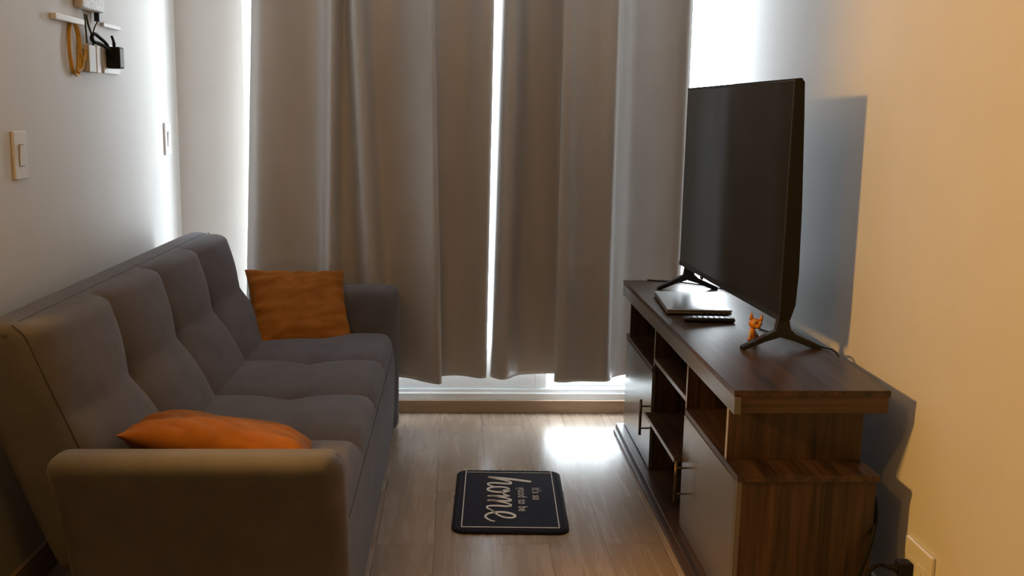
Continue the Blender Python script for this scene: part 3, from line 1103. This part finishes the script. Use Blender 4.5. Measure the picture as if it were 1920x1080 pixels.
wp = thing('wall_socket', 'white wall socket plate behind the black charger', 'socket', (LW, 3.725, 1.518))
link('plate', bx(0.0005, 0.013, -0.085, 0.085, 0, 0.102, bev=0.003), M['plate'], wp)
link('faceplate', bx(0.0132, 0.0148, -0.075, 0.075, 0.012, 0.090, bev=0.0006), M['plate'], wp)
ad = thing('charger', 'black power adapter plugged into the white wall socket', 'charger', (LW, 3.680, 1.536))
link('body', bx(0.0150, 0.062, -0.025, 0.025, 0, 0.074, bev=0.004), M['blackmat'], ad)
link('label_side', bx(0.0622, 0.0630, -0.020, 0.020, 0.006, 0.068), M['plate_gap'], ad)
bm = bmesh.new()
lp = [(0.030, -0.020, 0.050), (0.028, -0.050, 0.080), (0.024, -0.100, 0.098), (0.020, -0.140, 0.108), (0.016, -0.155, 0.098), (0.018, -0.145, 0.082), (0.024, -0.100, 0.078), (0.032, -0.050, 0.062), (0.040, -0.027, 0.030)]
tube(bm, catmull(lp, 8), 0.0058, 10)
tube(bm, catmull([(0.016, -0.140, 0.104), (0.014, -0.160, 0.094), (0.016, -0.148, 0.082), (0.024, -0.110, 0.076)], 8), 0.004, 8)
tube(bm, catmull([(0.036, 0.004, 0.072), (0.036, 0.000, 0.092), (0.033, -0.010, 0.112)], 8), [0.0055] * 8 + [0.0045] * 8 + [0.0030], 8)
tube(bm, catmull([(0.016, -0.150, 0.100), (0.017, -0.130, 0.128), (0.018, -0.098, 0.153)], 8), 0.0022, 8)
link('cord', bm, M['cord'], ad, smooth=True)

# ------------------------------------------------------------------ outlet and cord on the right wall
ot = thing('wall_outlet', 'square white outlet plate low on the warm lit wall', 'outlet', (RW, 2.475, 0.195))
link('plate', bx(-0.012, -0.0005, -0.078, 0.078, -0.078, 0.078, bev=0.004), M['plate'], ot)
for yy in (0.030, -0.030):
    bm = bmesh.new()
    box(bm, -0.0135, -0.0122, yy - 0.022, yy + 0.022, -0.032, 0.032, bev=0.0005)
    sk = link('socket', bm, M['plate'], ot)
    bm = bmesh.new()
    for zz in (-0.010, 0.0, 0.010):
        tube(bm, [(-0.0138, yy, zz), (-0.0133, yy, zz)], 0.0022, 8)
    link('pin_hole', bm, M['plate_gap'], sk)
pc = thing('power_cord', 'black power cord with plug looping down behind the television stand', 'power cord', (RW, 2.505, 0.195))
bm = bmesh.new()
box(bm, -0.052, -0.0142, -0.019, 0.019, -0.021, 0.021, bev=0.005)
tube(bm, [(-0.052, 0, 0), (-0.066, 0.003, 0.002), (-0.082, 0.008, 0.004)], [0.0125, 0.009, 0.0062], 12)
link('plug', bm, M['blackmat'], pc)
cord = [(-0.080, 0.008, 0.004), (-0.100, 0.014, 0.004), (-0.120, 0.012, -0.012), (-0.150, -0.01, -0.055), (-0.178, -0.03, -0.110), (-0.195, -0.03, -0.15), (-0.198, -0.02, -0.165),
        (-0.192, -0.01, -0.150), (-0.170, 0.0, -0.085), (-0.150, 0.01, -0.020), (-0.128, 0.02, 0.040), (-0.114, 0.030, 0.075)]
link('cord', tb(catmull(cord + [(-0.096, 0.060, 0.115), (-0.075, 0.120, 0.150), (-0.060, 0.22, 0.17), (-0.050, 0.40, 0.17)], 10), 0.0055, 10), M['cord'], pc, smooth=True)

# ------------------------------------------------------------------ light
SKY_LEFT, SKY_RIGHT = 5.5, 15.0
w = bpy.data.worlds.new('daylight')
scene.world = w
w.use_nodes = True
bg = w.node_tree.nodes['Background']
bg.inputs['Color'].default_value = (0.88, 0.94, 1.0, 1)
# made-up sky gradient: brighter right, dimmer left, to balance the side-wall glow
wt = w.node_tree
tcw = wt.nodes.new('ShaderNodeTexCoord')
sx = wt.nodes.new('ShaderNodeSeparateXYZ')
mr_ = wt.nodes.new('ShaderNodeMapRange')
mr_.interpolation_type = 'SMOOTHSTEP'
mr_.inputs['From Min'].default_value = -0.30
mr_.inputs['From Max'].default_value = 0.35
mr_.inputs['To Min'].default_value = SKY_LEFT
mr_.inputs['To Max'].default_value = SKY_RIGHT
wt.links.new(tcw.outputs['Generated'], sx.inputs[0])
wt.links.new(sx.outputs['X'], mr_.inputs['Value'])
wt.links.new(mr_.outputs['Result'], bg.inputs['Strength'])

pl = bpy.data.lights.new('window_portal', 'AREA')
pl.shape = 'RECTANGLE'
pl.size = WX1 - WX0
pl.size_y = WTOP
pl.cycles.is_portal = True
po = bpy.data.objects.new('window_portal', pl)
po.location = ((WX0 + WX1) / 2, BW + 0.21, WTOP / 2)
po.rotation_euler = (-PI / 2, 0, 0)
COL.objects.link(po)


def lamp(name, loc, watts, col, r):
    l = bpy.data.lights.new(name, 'POINT')
    l.energy = watts
    l.color = col
    l.shadow_soft_size = r
    o = bpy.data.objects.new(name, l)
    o.location = loc
    COL.objects.link(o)


lamp('ceiling_lamp', (-0.80, 1.20, 2.40), 14, (1.0, 0.52, 0.10), 0.05)
# unseen warm lamp inferred from wall shadows, cone shaped to spare the sofa
sp = bpy.data.lights.new('unseen_warm_spot', 'SPOT')
sp.energy = 270
sp.color = (1.0, 0.52, 0.11)
sp.shadow_soft_size = 0.14
sp.spot_size = math.radians(58)
sp.spot_blend = 0.55
so = bpy.data.objects.new('unseen_warm_spot', sp)
so.location = (-2.40, 1.95, 2.20)
so.rotation_euler = (Vector((1.27, 2.25, 1.02)) - Vector((-2.40, 1.95, 2.20))).to_track_quat('-Z', 'Y').to_euler()
COL.objects.link(so)

# ------------------------------------------------------------------ camera
cam = bpy.data.cameras.new('camera')
cam.sensor_width = 36
cam.lens = 1873.0 / 1920.0 * 36
cam.clip_start = 0.02
co = bpy.data.objects.new('camera', cam)
COL.objects.link(co)
f = 1873.0
d = Vector((855 - 960, 214 - 540, f)).normalized()
rr = math.radians(1.08)
x = Vector((math.cos(rr), math.sin(rr), 0))
x = (x - d * x.dot(d)).normalized()
dn = d.cross(x)
rows = [x, d, -dn]                       # world axes seen from the camera (x right, y down, z forward)
right = Vector((rows[0].x, rows[1].x, rows[2].x))
up = -Vector((rows[0].y, rows[1].y, rows[2].y))
bk = -Vector((rows[0].z, rows[1].z, rows[2].z))
m4 = Matrix((right, up, bk)).transposed().to_4x4()
m4.translation = Vector((0, 0, 1.40))
co.matrix_world = m4
scene.camera = co

vs = scene.view_settings
vs.view_transform = 'Standard'
vs.look = 'None'
vs.gamma = 1.0
vs.use_curve_mapping = False
vs.exposure = 0.28
cy = scene.cycles
cy.max_bounces = 10
cy.diffuse_bounces = 6
cy.transparent_max_bounces = 8
cy.sample_clamp_indirect = 6.0
cy.use_denoising = True
cy.caustics_reflective = False
cy.caustics_refractive = False
